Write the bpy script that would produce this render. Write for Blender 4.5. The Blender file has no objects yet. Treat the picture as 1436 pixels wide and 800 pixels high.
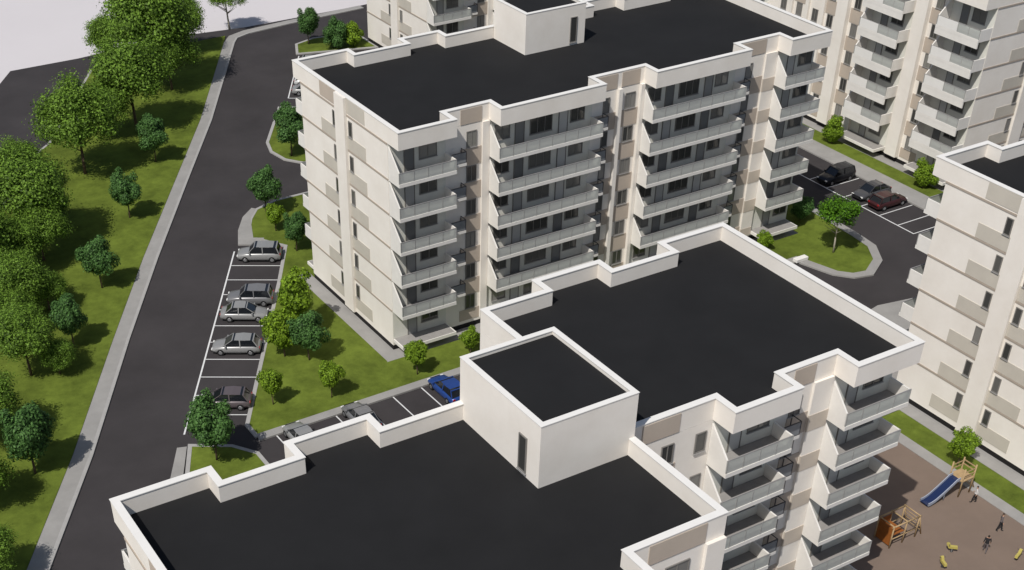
import bpy, bmesh, math, random
from mathutils import Vector, Matrix, Quaternion, noise
R = math.radians
scene = bpy.context.scene
COL = scene.collection
random.seed(7)

# ------------------------------------------------------------------ materials
MATS = {}
def mat(name, col, rough=0.8, var=0.0, scale=3.0, bump=0.0, spec=0.3, metal=0.0, island=0.0, alpha=1.0, trans=0.0, hue2=None, detail=6.0, stretch=None):
    if name in MATS: return MATS[name]
    m = bpy.data.materials.new(name); m.use_nodes = True
    nt = m.node_tree; b = nt.nodes['Principled BSDF']
    b.inputs['Base Color'].default_value = (*col, 1); b.inputs['Roughness'].default_value = rough
    b.inputs['Specular IOR Level'].default_value = spec; b.inputs['Metallic'].default_value = metal
    b.inputs['Alpha'].default_value = alpha
    out = b
    if var > 0 or bump > 0:
        tc = nt.nodes.new('ShaderNodeTexCoord')
        vec = tc.outputs['Object']
        if stretch:
            mp = nt.nodes.new('ShaderNodeMapping'); mp.inputs['Scale'].default_value = stretch
            nt.links.new(vec, mp.inputs['Vector']); vec = mp.outputs['Vector']
        nz = nt.nodes.new('ShaderNodeTexNoise'); nz.inputs['Scale'].default_value = scale; nz.inputs['Detail'].default_value = detail
        nz.inputs['Roughness'].default_value = 0.78 if name == 'lawn' else 0.65
        nt.links.new(vec, nz.inputs['Vector'])
        cr = nt.nodes.new('ShaderNodeValToRGB')
        c2 = hue2 or col
        cr.color_ramp.elements[0].position = 0.3; cr.color_ramp.elements[1].position = 0.7
        cr.color_ramp.elements[0].color = (*[c * (1 - var) for c in col], 1)
        cr.color_ramp.elements[1].color = (*[min(1, c * (1 + var)) for c in c2], 1)
        nt.links.new(nz.outputs['Fac'], cr.inputs['Fac'])
        nt.links.new(cr.outputs['Color'], b.inputs['Base Color'])
        if bump > 0:
            n2 = nt.nodes.new('ShaderNodeTexNoise'); n2.inputs['Scale'].default_value = scale * 6
            n2.inputs['Detail'].default_value = 4
            nt.links.new(vec, n2.inputs['Vector'])
            bp = nt.nodes.new('ShaderNodeBump'); bp.inputs['Strength'].default_value = bump; bp.inputs['Distance'].default_value = 0.05
            nt.links.new(n2.outputs['Fac'], bp.inputs['Height']); nt.links.new(bp.outputs['Normal'], b.inputs['Normal'])
    if island > 0:
        ge = nt.nodes.new('ShaderNodeNewGeometry')
        cr = nt.nodes.new('ShaderNodeValToRGB')
        c2 = hue2 or col
        cr.color_ramp.elements[0].color = (*[c * (1 - island) for c in col], 1)
        cr.color_ramp.elements[1].color = (*[c * (1 + island) for c in c2], 1)
        nt.links.new(ge.outputs['Random Per Island'], cr.inputs['Fac'])
        nt.links.new(cr.outputs['Color'], b.inputs['Base Color'])
        if trans > 0:
            tr = nt.nodes.new('ShaderNodeBsdfTranslucent'); nt.links.new(cr.outputs['Color'], tr.inputs['Color'])
            mx = nt.nodes.new('ShaderNodeMixShader'); mx.inputs['Fac'].default_value = trans
            nt.links.new(b.outputs['BSDF'], mx.inputs[1]); nt.links.new(tr.outputs['BSDF'], mx.inputs[2])
            nt.links.new(mx.outputs['Shader'], nt.nodes['Material Output'].inputs['Surface'])
    MATS[name] = m
    return m

M_white = mat('white_render', (.80, .745, .67), .85, .04, .35, .06, hue2=(.815, .77, .705))
M_cap = mat('parapet_coping', (.78, .76, .72), .6, .03, .8)
M_tan = mat('tan_render', (.47, .40, .33), .85, .05, .6, .06)
M_ltan = mat('pale_tan_render', (.53, .465, .39), .85, .05, .6, .06)
M_grey = mat('grey_render', (.53, .49, .42), .85, .05, .6, .06)
M_groove = mat('groove_strip', (.40, .34, .28), .85, .04, 2)
M_plinth = mat('black_plinth', (.012, .011, .011), .7, .2, 2)
M_roof = mat('roof_membrane', (.0165, .0165, .0172), .85, .12, .25, .10, spec=.15)
M_back = mat('balcony_wall', (.70, .69, .62), .85, .06, .8)
M_slab = mat('balcony_slab', (.76, .73, .68), .8, .05, .8)
M_floor = mat('balcony_tiles', (.30, .285, .27), .7, .08, 2)
M_frame = mat('window_frame', (.20, .19, .175), .5)
M_pane = mat('window_pane', (.07, .07, .066), .08, spec=.6)
M_door = mat('door_leaf', (.36, .37, .37), .35, spec=.5)
M_rail = mat('rail_metal', (.40, .39, .38), .4, metal=.3)
M_dkrail = mat('dark_rail_metal', (.05, .05, .055), .4)

def vary(m, c0, c1, p):
    nt = m.node_tree; oi = nt.nodes.new('ShaderNodeObjectInfo'); cr = nt.nodes.new('ShaderNodeValToRGB')
    cr.color_ramp.elements[0].position = p; cr.color_ramp.elements[0].color = (*c0, 1); cr.color_ramp.elements[1].color = (*c1, 1)
    nt.links.new(oi.outputs['Random'], cr.inputs['Fac']); nt.links.new(cr.outputs['Color'], nt.nodes['Principled BSDF'].inputs['Base Color'])
vary(M_pane, (.05, .05, .047), (.26, .25, .23), .35)
vary(M_door, (.16, .165, .165), (.55, .55, .53), .2)
def glass_mat(name, col, fac):
    m = bpy.data.materials.new(name); m.use_nodes = True; nt = m.node_tree
    b = nt.nodes['Principled BSDF']; b.inputs['Base Color'].default_value = (*col, 1); b.inputs['Roughness'].default_value = .15
    b.inputs['Specular IOR Level'].default_value = .6
    t = nt.nodes.new('ShaderNodeBsdfTransparent'); t.inputs['Color'].default_value = (.85, .9, .88, 1)
    mx = nt.nodes.new('ShaderNodeMixShader'); mx.inputs['Fac'].default_value = fac
    nt.links.new(b.outputs['BSDF'], mx.inputs[1]); nt.links.new(t.outputs['BSDF'], mx.inputs[2])
    nt.links.new(mx.outputs['Shader'], nt.nodes['Material Output'].inputs['Surface'])
    return m
M_glass = glass_mat('balcony_glass', (.60, .60, .575), .42)
M_glass2 = glass_mat('grey_glass', (.30, .31, .33), .4)

M_asph = mat('asphalt', (.046, .0415, .0425), .9, .20, .12, .25, spec=.2, detail=9)
M_walk = mat('paving', (.30, .29, .275), .9, .10, .5, .15)
M_kerb = mat('kerb_stone', (.36, .35, .335), .9, .08, 1.5, .1)
M_line = mat('road_paint', (.68, .68, .67), .7, .08, 3)
M_grass = mat('lawn', (.080, .110, .016), .95, .38, .22, .5, spec=.1, hue2=(.122, .160, .024), detail=10)
M_pale = mat('pale_ground', (.60, .57, .575), .95, .03, .02)
M_play = mat('rubber_surface', (.19, .142, .112), .95, .08, .3, .2)
M_bark = mat('bark', (.10, .07, .045), .9, .3, 8, .4)
M_pbark = mat('pale_bark', (.33, .30, .24), .9, .3, 8, .4)
M_leaf = {
 'L': mat('light_leaves', (.095, .18, .018), .6, island=.6, trans=.35, hue2=(.16, .27, .035), spec=.25),
 'D': mat('dark_leaves', (.046, .120, .026), .6, island=.5, trans=.3, hue2=(.088, .185, .046), spec=.25),
 'Y': mat('yellow_leaves', (.13, .23, .010), .6, island=.5, trans=.35, hue2=(.20, .31, .022), spec=.25),
 'G': mat('bright_leaves', (.045, .14, .006), .6, island=.55, trans=.3, hue2=(.09, .21, .010), spec=.25),
}
M_wood = mat('timber', (.40, .28, .15), .8, .15, 3, .1, stretch=(1, 1, .2))
M_owood = mat('orange_timber', (.26, .085, .016), .7, .15, 3)
M_blue = mat('blue_plastic', (.010, .022, .075), .35, spec=.5)
M_greyplastic = mat('grey_side', (.35, .38, .45), .4)
M_yel = mat('yellow_plastic', (.44, .37, .10), .5)
M_tyre = mat('tyre', (.012, .012, .012), .85)
M_rim = mat('rim', (.45, .45, .46), .3, metal=.8)
M_carglass = mat('car_glass', (.012, .014, .017), .05, spec=.7)
M_lamp = mat('lamp_lens', (.75, .75, .72), .15, spec=.6)
M_tail = mat('tail_lens', (.30, .01, .01), .2, spec=.6)
M_trim = mat('black_trim', (.02, .02, .02), .5)

# ------------------------------------------------------------------ helpers
def tag(o, label=None, cat=None, group=None, kind=None):
    if label: o['label'] = label
    if cat: o['category'] = cat
    if group: o['group'] = group
    if kind: o['kind'] = kind
    return o
def empty(name, loc=(0, 0, 0), rz=0.0):
    o = bpy.data.objects.new(name, None); COL.objects.link(o)
    o.location = loc; o.rotation_euler = (0, 0, rz); o.empty_display_size = .5
    return o
def tri(bm, faces):
    bm.normal_update(); bmesh.ops.triangulate(bm, faces=[f for f in faces if f.is_valid])
class MB:
    """collects shapes; fn maps facade coordinates (s, outward, z) to local xyz"""
    def __init__(self, fn=None):
        self.bm = bmesh.new(); self.fn = fn or (lambda a, b, c: (a, b, c))
    def poly(self, pts, mi=0):
        vs = [self.bm.verts.new(self.fn(*p)) for p in pts]
        f = self.bm.faces.new(vs); f.material_index = mi; return f
    def box(self, x0, x1, y0, y1, z0, z1, mi=0):
        P = [(x0, y0, z0), (x1, y0, z0), (x1, y1, z0), (x0, y1, z0), (x0, y0, z1), (x1, y0, z1), (x1, y1, z1), (x0, y1, z1)]
        v = [self.bm.verts.new(self.fn(*p)) for p in P]
        for q in ((3, 2, 1, 0), (4, 5, 6, 7), (0, 1, 5, 4), (1, 2, 6, 5), (2, 3, 7, 6), (3, 0, 4, 7)):
            f = self.bm.faces.new([v[i] for i in q]); f.material_index = mi
        return self
    def bar(self, a, b, r0, r1=None, n=8, mi=0, caps=True):
        r1 = r0 if r1 is None else r1
        a, b = Vector(a), Vector(b); d = (b - a).normalized()
        u = d.orthogonal().normalized(); w = d.cross(u)
        A, B = [], []
        for i in range(n):
            t = 2 * math.pi * i / n; o = u * math.cos(t) + w * math.sin(t)
            A.append(self.bm.verts.new(self.fn(*(a + o * r0)))); B.append(self.bm.verts.new(self.fn(*(b + o * r1))))
        for i in range(n):
            f = self.bm.faces.new((A[i], A[(i + 1) % n], B[(i + 1) % n], B[i])); f.material_index = mi; f.smooth = n > 6
        if caps:
            for c in (A[::-1], B):
                f = self.bm.faces.new(c); f.material_index = mi
        return self
    def prism(self, pts, z0, z1, mi=0):
        lo = [self.bm.verts.new(self.fn(x, y, z0)) for x, y in pts]; hi = [self.bm.verts.new(self.fn(x, y, z1)) for x, y in pts]
        n = len(pts)
        for i in range(n):
            f = self.bm.faces.new((lo[i], lo[(i + 1) % n], hi[(i + 1) % n], hi[i])); f.material_index = mi
        for c in (lo[::-1], hi):
            f = self.bm.faces.new(c); f.material_index = mi
        return self
    def build(self, name, mats, parent=None, bevel=0.0, smooth=False):
        if not isinstance(mats, (list, tuple)): mats = [mats]
        bmesh.ops.recalc_face_normals(self.bm, faces=self.bm.faces)
        if bevel > 0:
            bmesh.ops.bevel(self.bm, geom=list(self.bm.edges), offset=bevel, segments=1, affect='EDGES', profile=.5)
        if smooth:
            for f in self.bm.faces: f.smooth = True
        me = bpy.data.meshes.new(name); self.bm.to_mesh(me); self.bm.free()
        for m in mats: me.materials.append(m)
        o = bpy.data.objects.new(name, me); COL.objects.link(o)
        if parent: o.parent = parent
        return o
def copy_tree(o, parent=None):
    c = o.copy(); COL.objects.link(c)
    if parent: c.parent = parent
    for ch in list(o.children): copy_tree(ch, c)
    return c
def ring_offset(pts, d):
    """offset a rectilinear / general CCW polygon inward by d"""
    n = len(pts); out = []
    for i in range(n):
        p0, p1, p2 = Vector(pts[i - 1]), Vector(pts[i]), Vector(pts[(i + 1) % n])
        e1 = (p1 - p0).normalized(); e2 = (p2 - p1).normalized()
        n1 = Vector((-e1.y, e1.x)); n2 = Vector((-e2.y, e2.x))
        k = 1 + n1.dot(n2)
        b = (n1 + n2) / max(k, .2)
        out.append(tuple(p1 + b * d))
    return out

# ------------------------------------------------------------------ apartment buildings
Z0, ST, NF = .95, 3.05, 6           # first slab underside, storey height, storeys
ZTOP, ZPAR, ZROOF = 20.8, 19.36, 19.75
def slab_top(k): return Z0 + ST * k + .3

def window(root, fn, s, z0, z1, w, d=0.0, bars=1):
    f = MB(fn); t = .07
    s0, s1 = s - w / 2, s + w / 2
    f.box(s0, s0 + t, d, d + .07, z0, z1).box(s1 - t, s1, d, d + .07, z0, z1)
    f.box(s0 + t, s1 - t, d, d + .07, z0, z0 + t).box(s0 + t, s1 - t, d, d + .07, z1 - t, z1)
    for i in range(1, bars + 1):
        sm = s0 + w * i / (bars + 1)
        f.box(sm - .03, sm + .03, d, d + .066, z0 + t, z1 - t)
    f.box(s0 - .04, s1 + .04, d, d + .12, z0 - .05, z0 - .003, 1)
    o = f.build('window', [M_frame, M_rail], root)
    MB(fn).box(s0 + t - .01, s1 - t + .01, d + .005, d + .03, z0 + t - .01, z1 - t + .01).build('pane', M_pane, o)
    return o
def door(root, fn, s, z0, w, d=0.0):
    h = 2.15
    f = MB(fn); f.box(s - w / 2 - .06, s - w / 2, d, d + .08, z0, z0 + h + .06).box(s + w / 2, s + w / 2 + .06, d, d + .08, z0, z0 + h + .06)
    f.box(s - w / 2, s + w / 2, d, d + .08, z0 + h, z0 + h + .06)
    o = f.build('balcony_door', [M_frame], root)
    MB(fn).box(s - w / 2 + .004, s + w / 2 - .004, d, d + .05, z0 + .004, z0 + h - .004).build('door_leaf', M_door, o)
    return o

def balcony(root, fn, s0, s1, dep, k, rail=True, fascia=False, slant=True):
    zb = Z0 + ST * k; zt = zb + .3
    b = MB(fn); b.box(s0, s1, .015, dep, zb, zt)
    b.box(s0 + .12, s1 - .12, .03, dep - .08, zt + .002, zt + .02, 1)
    if rail:
        q = [(.02, zt + .003), (dep - .10, zt + .003), (dep - .10, zt + .92), (.02, zt + (2.6 if slant else .92))]      # slanted solid end panel
        for sa in (s0, s0 + .12): b.poly([(sa, d_, z_) for d_, z_ in q])
        for i in range(4):
            (d0, z0), (d1, z1) = q[i], q[(i + 1) % 4]
            b.poly([(s0, d0, z0), (s0, d1, z1), (s0 + .12, d1, z1), (s0 + .12, d0, z0)])
        b.box(s1 - .12, s1, .02, dep - .10, zt + .003, zt + .92)
    if fascia: b.box(s0 + .01, s1 - .01, dep - .16, dep - .01, zb - .62, zb - .002)
    o = b.build('balcony', [M_slab, M_floor], root)
    if rail:
        g = MB(fn).box(s0 + .01, s1 - .01, dep - .07, dep - .04, zt + .004, zt + .90).build('glass_panel', M_glass, o)
        r = MB(fn).box(s0, s1, dep - .085, dep - .025, zt + .902, zt + .95)
        if fascia:
            MB(fn).box(s0 + .13, (s0 + s1) / 2 - .1, dep - .037, dep - .005, zt + .006, zt + .90).build('white_panel', M_cap, o)
        n = max(2, round((s1 - s0) / 1.3))
        for i in range(n + 1):
            sp = s0 + .03 + (s1 - s0 - .06) * i / n
            r.box(sp - .015, sp + .015, dep - .035, dep - .012, zt + .004, zt + .90)
        r.build('handrail', M_rail, o)
    return o
def french(root, fn, s0, s1, k):
    zb = Z0 + ST * k; zt = zb + .3
    o = MB(fn).box(s0, s1, .03, .9, zb + .05, zt).build('side_balcony', M_slab, root)
    MB(fn).box(s0 + .05, s1 - .06, .85, .875, zt + .05, zt + .92).build('glass_panel', M_glass2, o)
    r = MB(fn)
    r.box(s0, s1, .83, .89, zt + .93, zt + .98).box(s0, s1, .83, .89, zt + .004, zt + .05)
    r.box(s1 - .05, s1, .83, .89, zt + .055, zt + .925).box(s1 - .05, s1, .04, .09, zt + .004, zt + .98).box(s1 - .045, s1 - .005, .095, .825, zt + .93, zt + .98)
    r.build('handrail', M_dkrail, o)

def facade(root, fn, bays, dep, L, wins=(), pils=(), tans=(), frenchs=(), detail=True, ground_rail=False, patches=(), fascia=False):
    """bays: (s0, s1); wins: (s, w) in recesses; pils: (s0, s1, outward); tans: (s0, s1) clad from sill to slab"""
    for (a, b) in bays:
        for k in range(NF):
            balcony(root, fn, a + .03 if a < .1 else a, b - .03 if b > L - .1 else b, dep, k, rail=k > 0 or ground_rail, fascia=fascia and k > 0, slant=detail)
        if not detail: continue
        bw = MB(fn)
        for k in range(NF):
            bw.box(a + .03, b - .03, 0.004, .022, slab_top(k) + .024, slab_top(k) + ST - .31)
        bw.build('back_wall', M_back, root)
        w = b - a
        for k in range(NF):
            zf = slab_top(k) + .03
            if w < 7:
                door(root, fn, a + 1.95, zf, .85, .024)
                window(root, fn, a + 3.75, zf + .85, zf + 2.2, 1.7, .024, 1)
            else:
                window(root, fn, a + 1.35, zf + .85, zf + 2.2, 1.5, .024, 1)
                door(root, fn, a + 3.1, zf, .85, .024)
                window(root, fn, a + 5.3, zf + .6, zf + 2.2, 2.3, .024, 2)
                door(root, fn, a + 7.6, zf, .85, .024)
                window(root, fn, a + 9.1, zf + .85, zf + 2.2, 1.5, .024, 1)
    for (a, b, d) in pils:
        MB(fn).box(a, b, .006, d, Z0 - .1, ZPAR - .012).build('pilaster', M_white, root)
    if not detail: return
    for (a, b) in tans:
        MB(fn).box(a, b, .003, .045, ZPAR + .05, ZTOP - .12).build('cladding_panel', M_tan, root)
        for k in range(NF):
            zf = slab_top(k)
            MB(fn).box(a, b, .003, .045, max(zf - .75, Z0), zf + .78).build('cladding_panel', M_tan, root)
    for (a, b, d) in patches:
        for k in range(NF):
            zf = slab_top(k)
            MB(fn).box(a - .02, b + .02, d - .1, d + .03, max(zf - .7, Z0), zf + .5).build('cladding_panel', M_ltan, root)
    for (s, w) in wins:
        for k in range(NF):
            zf = slab_top(k)
            window(root, fn, s, zf + .85, zf + 2.25, w, .006, 0 if w < .9 else 1)
    for (a, b) in frenchs:
        for k in range(1, NF): french(root, fn, a, b, k)

def end_wall(root, fn, W):
    """gable wall: s runs 0..W, windows beside a broad pilaster, tan and grey blocks, groove strips"""
    MB(fn).box(7.0, 8.75, .006, .28, .62, ZTOP - .003).build('pilaster', M_white, root)
    def panel(s0, s1, z0, z1, m): MB(fn).box(s0, s1, .003, .035, z0, z1).build('cladding_panel', m, root)
    def groove(s0, s1, z0, z1): MB(fn).box(s0, s1, .004, .05, z0, z1).build('groove_strip', M_groove, root)
    for k in range(NF):
        zg = Z0 + ST * k
        panel(3.8, 6.98, zg + .16, zg + 1.35, M_grey); panel(8.77, 11.9, zg + .16, zg + 1.35, M_grey)
        window(root, fn, 6.4, zg + 1.40, zg + 2.75, .62, .006, 0)
        window(root, fn, 9.3, zg + 1.40, zg + 2.75, .62, .006, 0)
        if k > 0:
            groove(0, 6.98, zg - .02, zg + .14); groove(8.77, W, zg - .02, zg + .14)
    zg = Z0 + ST * NF
    panel(3.8, 6.98, zg + .26, zg + 1.5, M_grey); panel(8.77, 11.9, zg + .26, zg + 1.5, M_tan)
    groove(0, 6.98, zg - .02, zg + .14); groove(8.77, W, zg - .02, zg + .14)

def outline(L, W, fb, bb, df, db):
    pts = []
    y = 0.0
    def walk(bays, base, out, rev):
        seq = []
        cur = L if rev else 0
        bs = sorted(bays, reverse=rev)
        if not bs or not (abs((bs[0][1] if rev else bs[0][0]) - cur) < .05): seq.append((cur, base))
        for (a, b) in bs:
            p, q = (b, a) if rev else (a, b)
            if abs(p - cur) > .05 or (p not in (0, L)): seq.append((p, base))
            seq.append((p, out)); seq.append((q, out))
            if q not in (0, L): seq.append((q, base))
            cur = q
        end = 0 if rev else L
        if seq[-1][0] != end: seq.append((end, base))
        return seq
    pts = walk(fb, 0.0, -df, False) + walk(bb, W, W + db, True)
    out = []
    for p in pts:
        if not out or (Vector(p) - Vector(out[-1])).length > 1e-4: out.append(p)
    return out

def section(root, ox, oy, L, W, fb, bb, df, db):
    """core walls, plinth, roof, parapet of one section with its front-left corner at (ox, oy)"""
    fn = lambda a, b, c: (a + ox, b + oy, c)
    MB(fn).box(0, L, 0, W, .62, ZPAR - .015).build('wall', M_white, root)
    MB(fn).box(.03, L - .03, .03, W - .03, -.1, .61).build('plinth', M_plinth, root)
    ol = outline(L, W, fb, bb, df, db)
    inn = ring_offset(ol, .36)
    n = len(ol)
    m = MB(fn)
    for i in range(n):
        j = (i + 1) % n
        a, b, c, d = ol[i], ol[j], inn[j], inn[i]
        m.poly([(*a, ZPAR), (*b, ZPAR), (*b, ZTOP), (*a, ZTOP)])
        m.poly([(*a, ZTOP), (*b, ZTOP), (*c, ZTOP), (*d, ZTOP)])
        m.poly([(*d, ZTOP), (*c, ZTOP), (*c, ZROOF - .2), (*d, ZROOF - .2)])
    bf = m.poly([(*p, ZPAR) for p in ol][::-1])
    tri(m.bm, faces=[bf])
    bmesh.ops.remove_doubles(m.bm, verts=m.bm.verts, dist=1e-4)
    m.build('parapet', M_white, root)
    r = MB(fn); r.poly([(*p, ZROOF) for p in ring_offset(ol, .34)])
    tri(r.bm, faces=r.bm.faces)
    rf = r.build('roof', M_roof, root)
    c = MB(fn); o2 = ring_offset(ol, -.04); i2 = ring_offset(ol, .40)
    for i in range(n):
        j = (i + 1) % n
        for z0, z1 in ((ZTOP + .003, ZTOP + .05),):
            a, b, cc, d = o2[i], o2[j], i2[j], i2[i]
            c.poly([(*a, z1), (*b, z1), (*cc, z1), (*d, z1)])
            c.poly([(*a, z0), (*b, z0), (*b, z1), (*a, z1)]); c.poly([(*d, z1), (*cc, z1), (*cc, z0), (*d, z0)])
            c.poly([(*d, z0), (*cc, z0), (*b, z0), (*a, z0)])
    bmesh.ops.remove_doubles(c.bm, verts=c.bm.verts, dist=1e-4)
    c.build('coping', M_cap, root)
    return fn
def front_fn(ox, oy): return lambda s, d, z: (ox + s, oy - d, z)
def back_fn(ox, oy, W): return lambda s, d, z: (ox + s, oy + W + d, z)
def left_fn(ox, oy): return lambda s, d, z: (ox - d, oy + s, z)
def right_fn(ox, oy, L): return lambda s, d, z: (ox + L + d, oy + s, z)

def roof_box(root, x0, x1, y0, y1, zt, slit):
    o = MB(); t = .3
    o.box(x0, x1, y0, y0 + t, ZROOF + .003, zt).box(x0, x1, y1 - t, y1, ZROOF + .003, zt)
    o.box(x0, x0 + t, y0 + t, y1 - t, ZROOF + .003, zt).box(x1 - t, x1, y0 + t, y1 - t, ZROOF + .003, zt)
    b = o.build('stair_tower', M_white, root)
    MB().box(x0 + t - .01, x1 - t + .01, y0 + t - .01, y1 - t + .01, zt - .8, zt - .22).build('roof', M_roof, b)
    c = MB(); e = .03
    c.box(x0 - e, x1 + e, y0 - e, y0 + t + e, zt + .003, zt + .045).box(x0 - e, x1 + e, y1 - t - e, y1 + e, zt + .003, zt + .045)
    c.box(x0 - e, x0 + t + e, y0 + t + e, y1 - t - e, zt + .003, zt + .045).box(x1 - t - e, x1 + e, y0 + t + e, y1 - t - e, zt + .003, zt + .045)
    c.build('coping', M_cap, b)
    fn, s, z0, z1, w = slit
    window(b, fn, s, z0, z1, w, .004, 0)

FB = [(0, 5.5), (9.7, 20.4), (25.85, 36.6), (41.4, 46.3)]
BB = [(0, 5.6), (10.7, 15.1), (31.2, 35.6), (40.7, 46.3)]
LA, WA = 46.3, 15.8
FRONT = dict(wins=[(8.0, 1.0), (21.9, .7), (24.5, 1.1), (38.2, .8)],
             pils=[(9.0, 9.68, .22), (23.0, 23.4, .35), (25.45, 25.83, .35), (40.0, 41.38, .22)],
             tans=[(6.9, 8.98), (20.45, 22.95), (23.45, 25.4), (36.65, 39.95)],
             frenchs=[(5.52, 7.0), (20.42, 21.6), (36.62, 37.8)],
             patches=[(40.0, 41.38, .22)])
# building A: the long one in the middle
A = empty('apartment_building', (0, 0, 0))
tag(A, 'long white six storey apartment block in the middle, flat black roof, balconies above the lawn', 'apartment building', 'white apartment blocks with flat black roofs')
section(A, 0, 0, LA, WA, FB, BB, 1.8, 1.4)
facade(A, front_fn(0, 0), FB, 1.8, LA, **FRONT)
facade(A, back_fn(0, 0, WA), BB, 1.4, LA, detail=False)
end_wall(A, left_fn(0, 0), WA)
roof_box(A, 20.0, 26.6, 10.1, 15.4, 23.35, (lambda s, d, z: (s, 10.1 - d, z), 25.3, 20.0, 22.3, .75))

# building B: two staggered sections in the foreground
B = empty('apartment_building', (-9.3, -44, 0))
tag(B, 'staggered white apartment block in the foreground with a big black roof and white stair tower', 'apartment building', 'white apartment blocks with flat black roofs')
bx, by = 9.3, 44.0
F1 = [(0, 5.4), (9.8, 20.5)]; K1 = [(0, 5.6), (9.9, 15.2)]
o1x, o1y = -36 + bx, -52.7 + by
section(B, o1x, o1y, 26.58, 15.8, F1, K1, 1.8, 1.5)
facade(B, front_fn(o1x, o1y), F1, 1.8, 26.58, wins=[(23.6, 1.6)], pils=[(25.3, 26.56, .25)], tans=[(21.6, 25.28)], ground_rail=True)
facade(B, back_fn(o1x, o1y, 15.8), K1, 1.5, 26.58, detail=False)
end_wall(B, left_fn(o1x, o1y), 15.8)
F2 = [(6.1, 11.2), (15.5, 20.95)]; K2 = [(4.9, 10.3), (15.2, 20.95)]
o2x, o2y = -9.2 + bx, -44.2 + by
section(B, o2x, o2y, 20.95, 15.5, F2, K2, 1.75, 1.5)
facade(B, front_fn(o2x, o2y), F2, 1.75, 20.95, wins=[(2.9, .9), (5.35, .8), (12.7, .9)],
       pils=[(13.9, 15.48, .2)], tans=[(.9, 3.6), (12.2, 13.88)], frenchs=[(11.22, 12.6)], ground_rail=True, patches=[(13.9, 15.48, .2)])
facade(B, back_fn(o2x, o2y, 15.5), K2, 1.5, 20.95, detail=False)
roof_box(B, -15.75 + bx, -9.44 + bx, -44.9 + by, -36.9 + by, 23.7, (lambda s, d, z: (-15.75 + bx - d, s, z), -43.35 + by, 20.0, 22.3, .75))

# building D: gable wall at the right edge
D = empty('apartment_building', (33.1, -44.1, 0))
tag(D, 'white apartment block at the right edge whose windowed end wall faces the playground', 'apartment building', 'white apartment blocks with flat black roofs')
section(D, 0, 0, LA, WA, FB, BB, 1.8, 1.4)
facade(D, front_fn(0, 0), FB, 1.8, LA, detail=False)
facade(D, back_fn(0, 0, WA), [BB[0]], 1.4, LA, detail=False)
mir = lambda s, d, z: (-d, WA - s, z)
end_wall(D, mir, WA)

# building E: behind the middle one
E_ = empty('apartment_building', (36.4, 56.1, 0))
tag(E_, 'white apartment block behind the middle one, only its lower end wall showing', 'apartment building', 'white apartment blocks with flat black roofs')
section(E_, 0, 0, LA, WA, FB, BB, 1.8, 1.4)
facade(E_, front_fn(0, 0), FB[:2], 1.8, LA, wins=[(8.0, 1.0)], pils=[(9.0, 9.68, .22)], tans=[(6.9, 8.98)], frenchs=[(5.52, 7.0)])
end_wall(E_, left_fn(0, 0), WA)

# building C: turned a quarter, its balconies face the parking
CB = empty('apartment_building', (68.5, 44.1, 0), -math.pi / 2)
tag(CB, 'white apartment block at the upper right, balconies facing the car park and the red car', 'apartment building', 'white apartment blocks with flat black roofs')
FC = [(0, 5.7), (8.5, 14.2), (30.4, 36.1), (40.7, 46.4)]
section(CB, 0, 0, 46.4, WA, FC, BB, 1.8, 1.4)
facade(CB, front_fn(0, 0), FC, 1.8, 46.4, wins=[(39.3, .95), (28.2, .95), (24.4, .9), (22.0, .9), (19.4, .9), (16.8, .9)],
       pils=[(25.6, 27.2, .6), (36.6, 38.2, .6), (23.0, 23.5, .3), (20.5, 21.0, .3), (18.0, 18.4, .3), (29.3, 30.35, .25)],
       tans=[(38.3, 40.6), (27.3, 29.2), (23.55, 25.5), (18.45, 20.4)], fascia=True)
end_wall(CB, right_fn(0, 0, 46.4), WA)

# ------------------------------------------------------------------ ground, road, lawns
def sheet(name, pts, z, m, kind='structure', thick=None):
    b = MB()
    if thick: b.prism(pts, z - thick, z)
    else:
        b.poly([(x, y, z) for x, y in pts])
    tri(b.bm, faces=[f for f in b.bm.faces if len(f.verts) > 4])
    o = b.build(name, m); o['kind'] = kind
    return o
sheet('ground', [(-1500, -1500), (1500, -1500), (1500, 1500), (-1500, 1500)], -.3, M_pale)
sheet('road', [(-120, -95), (170, -95), (170, 92), (60, 87.4), (42.5, 85.9), (24.5, 86.0), (14.2, 87.6), (.4, 86.2), (-8.6, 86.3), (-75, -14)], 0, M_asph, thick=.29)
def strip(name, left, right, z, m):
    """a paved strip between two polylines"""
    b = MB(); n = len(left)
    for i in range(n - 1):
        b.poly([(*left[i], z), (*left[i + 1], z), (*right[i + 1], z), (*right[i], z)])
        b.poly([(*left[i], 0.002), (*left[i + 1], 0.002), (*left[i + 1], z), (*left[i], z)])
        b.poly([(*right[i], 0.002), (*right[i], z), (*right[i + 1], z), (*right[i + 1], 0.002)])
    b.poly([(*left[0], z), (*right[0], z), (*right[0], .002), (*left[0], .002)]); b.poly([(*left[-1], .002), (*right[-1], .002), (*right[-1], z), (*left[-1], z)])
    bmesh.ops.remove_doubles(b.bm, verts=b.bm.verts, dist=1e-4)
    o = b.build(name, m); o['kind'] = 'structure'; return o
swo = [(-62.7, -53), (-37.3, -12.4), (-30.0, -.8), (-20.8, 14.9), (-12.7, 28.4), (-2.7, 44.3), (6.1, 58.3), (19.4, 81.6), (21.0, 83.6), (23.6, 84.6), (30.5, 85.2), (42.4, 85.7)]
swi = [(-61.1, -53.6), (-35.9, -13.1), (-28.7, -1.6), (-19.6, 14.2), (-11.5, 27.7), (-1.6, 43.6), (7.2, 57.6), (20.6, 80.9), (21.7, 82.4), (23.9, 83.3), (30.6, 84.0), (42.5, 84.6)]
strip('pavement', swo, swi, .12, M_walk)
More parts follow.
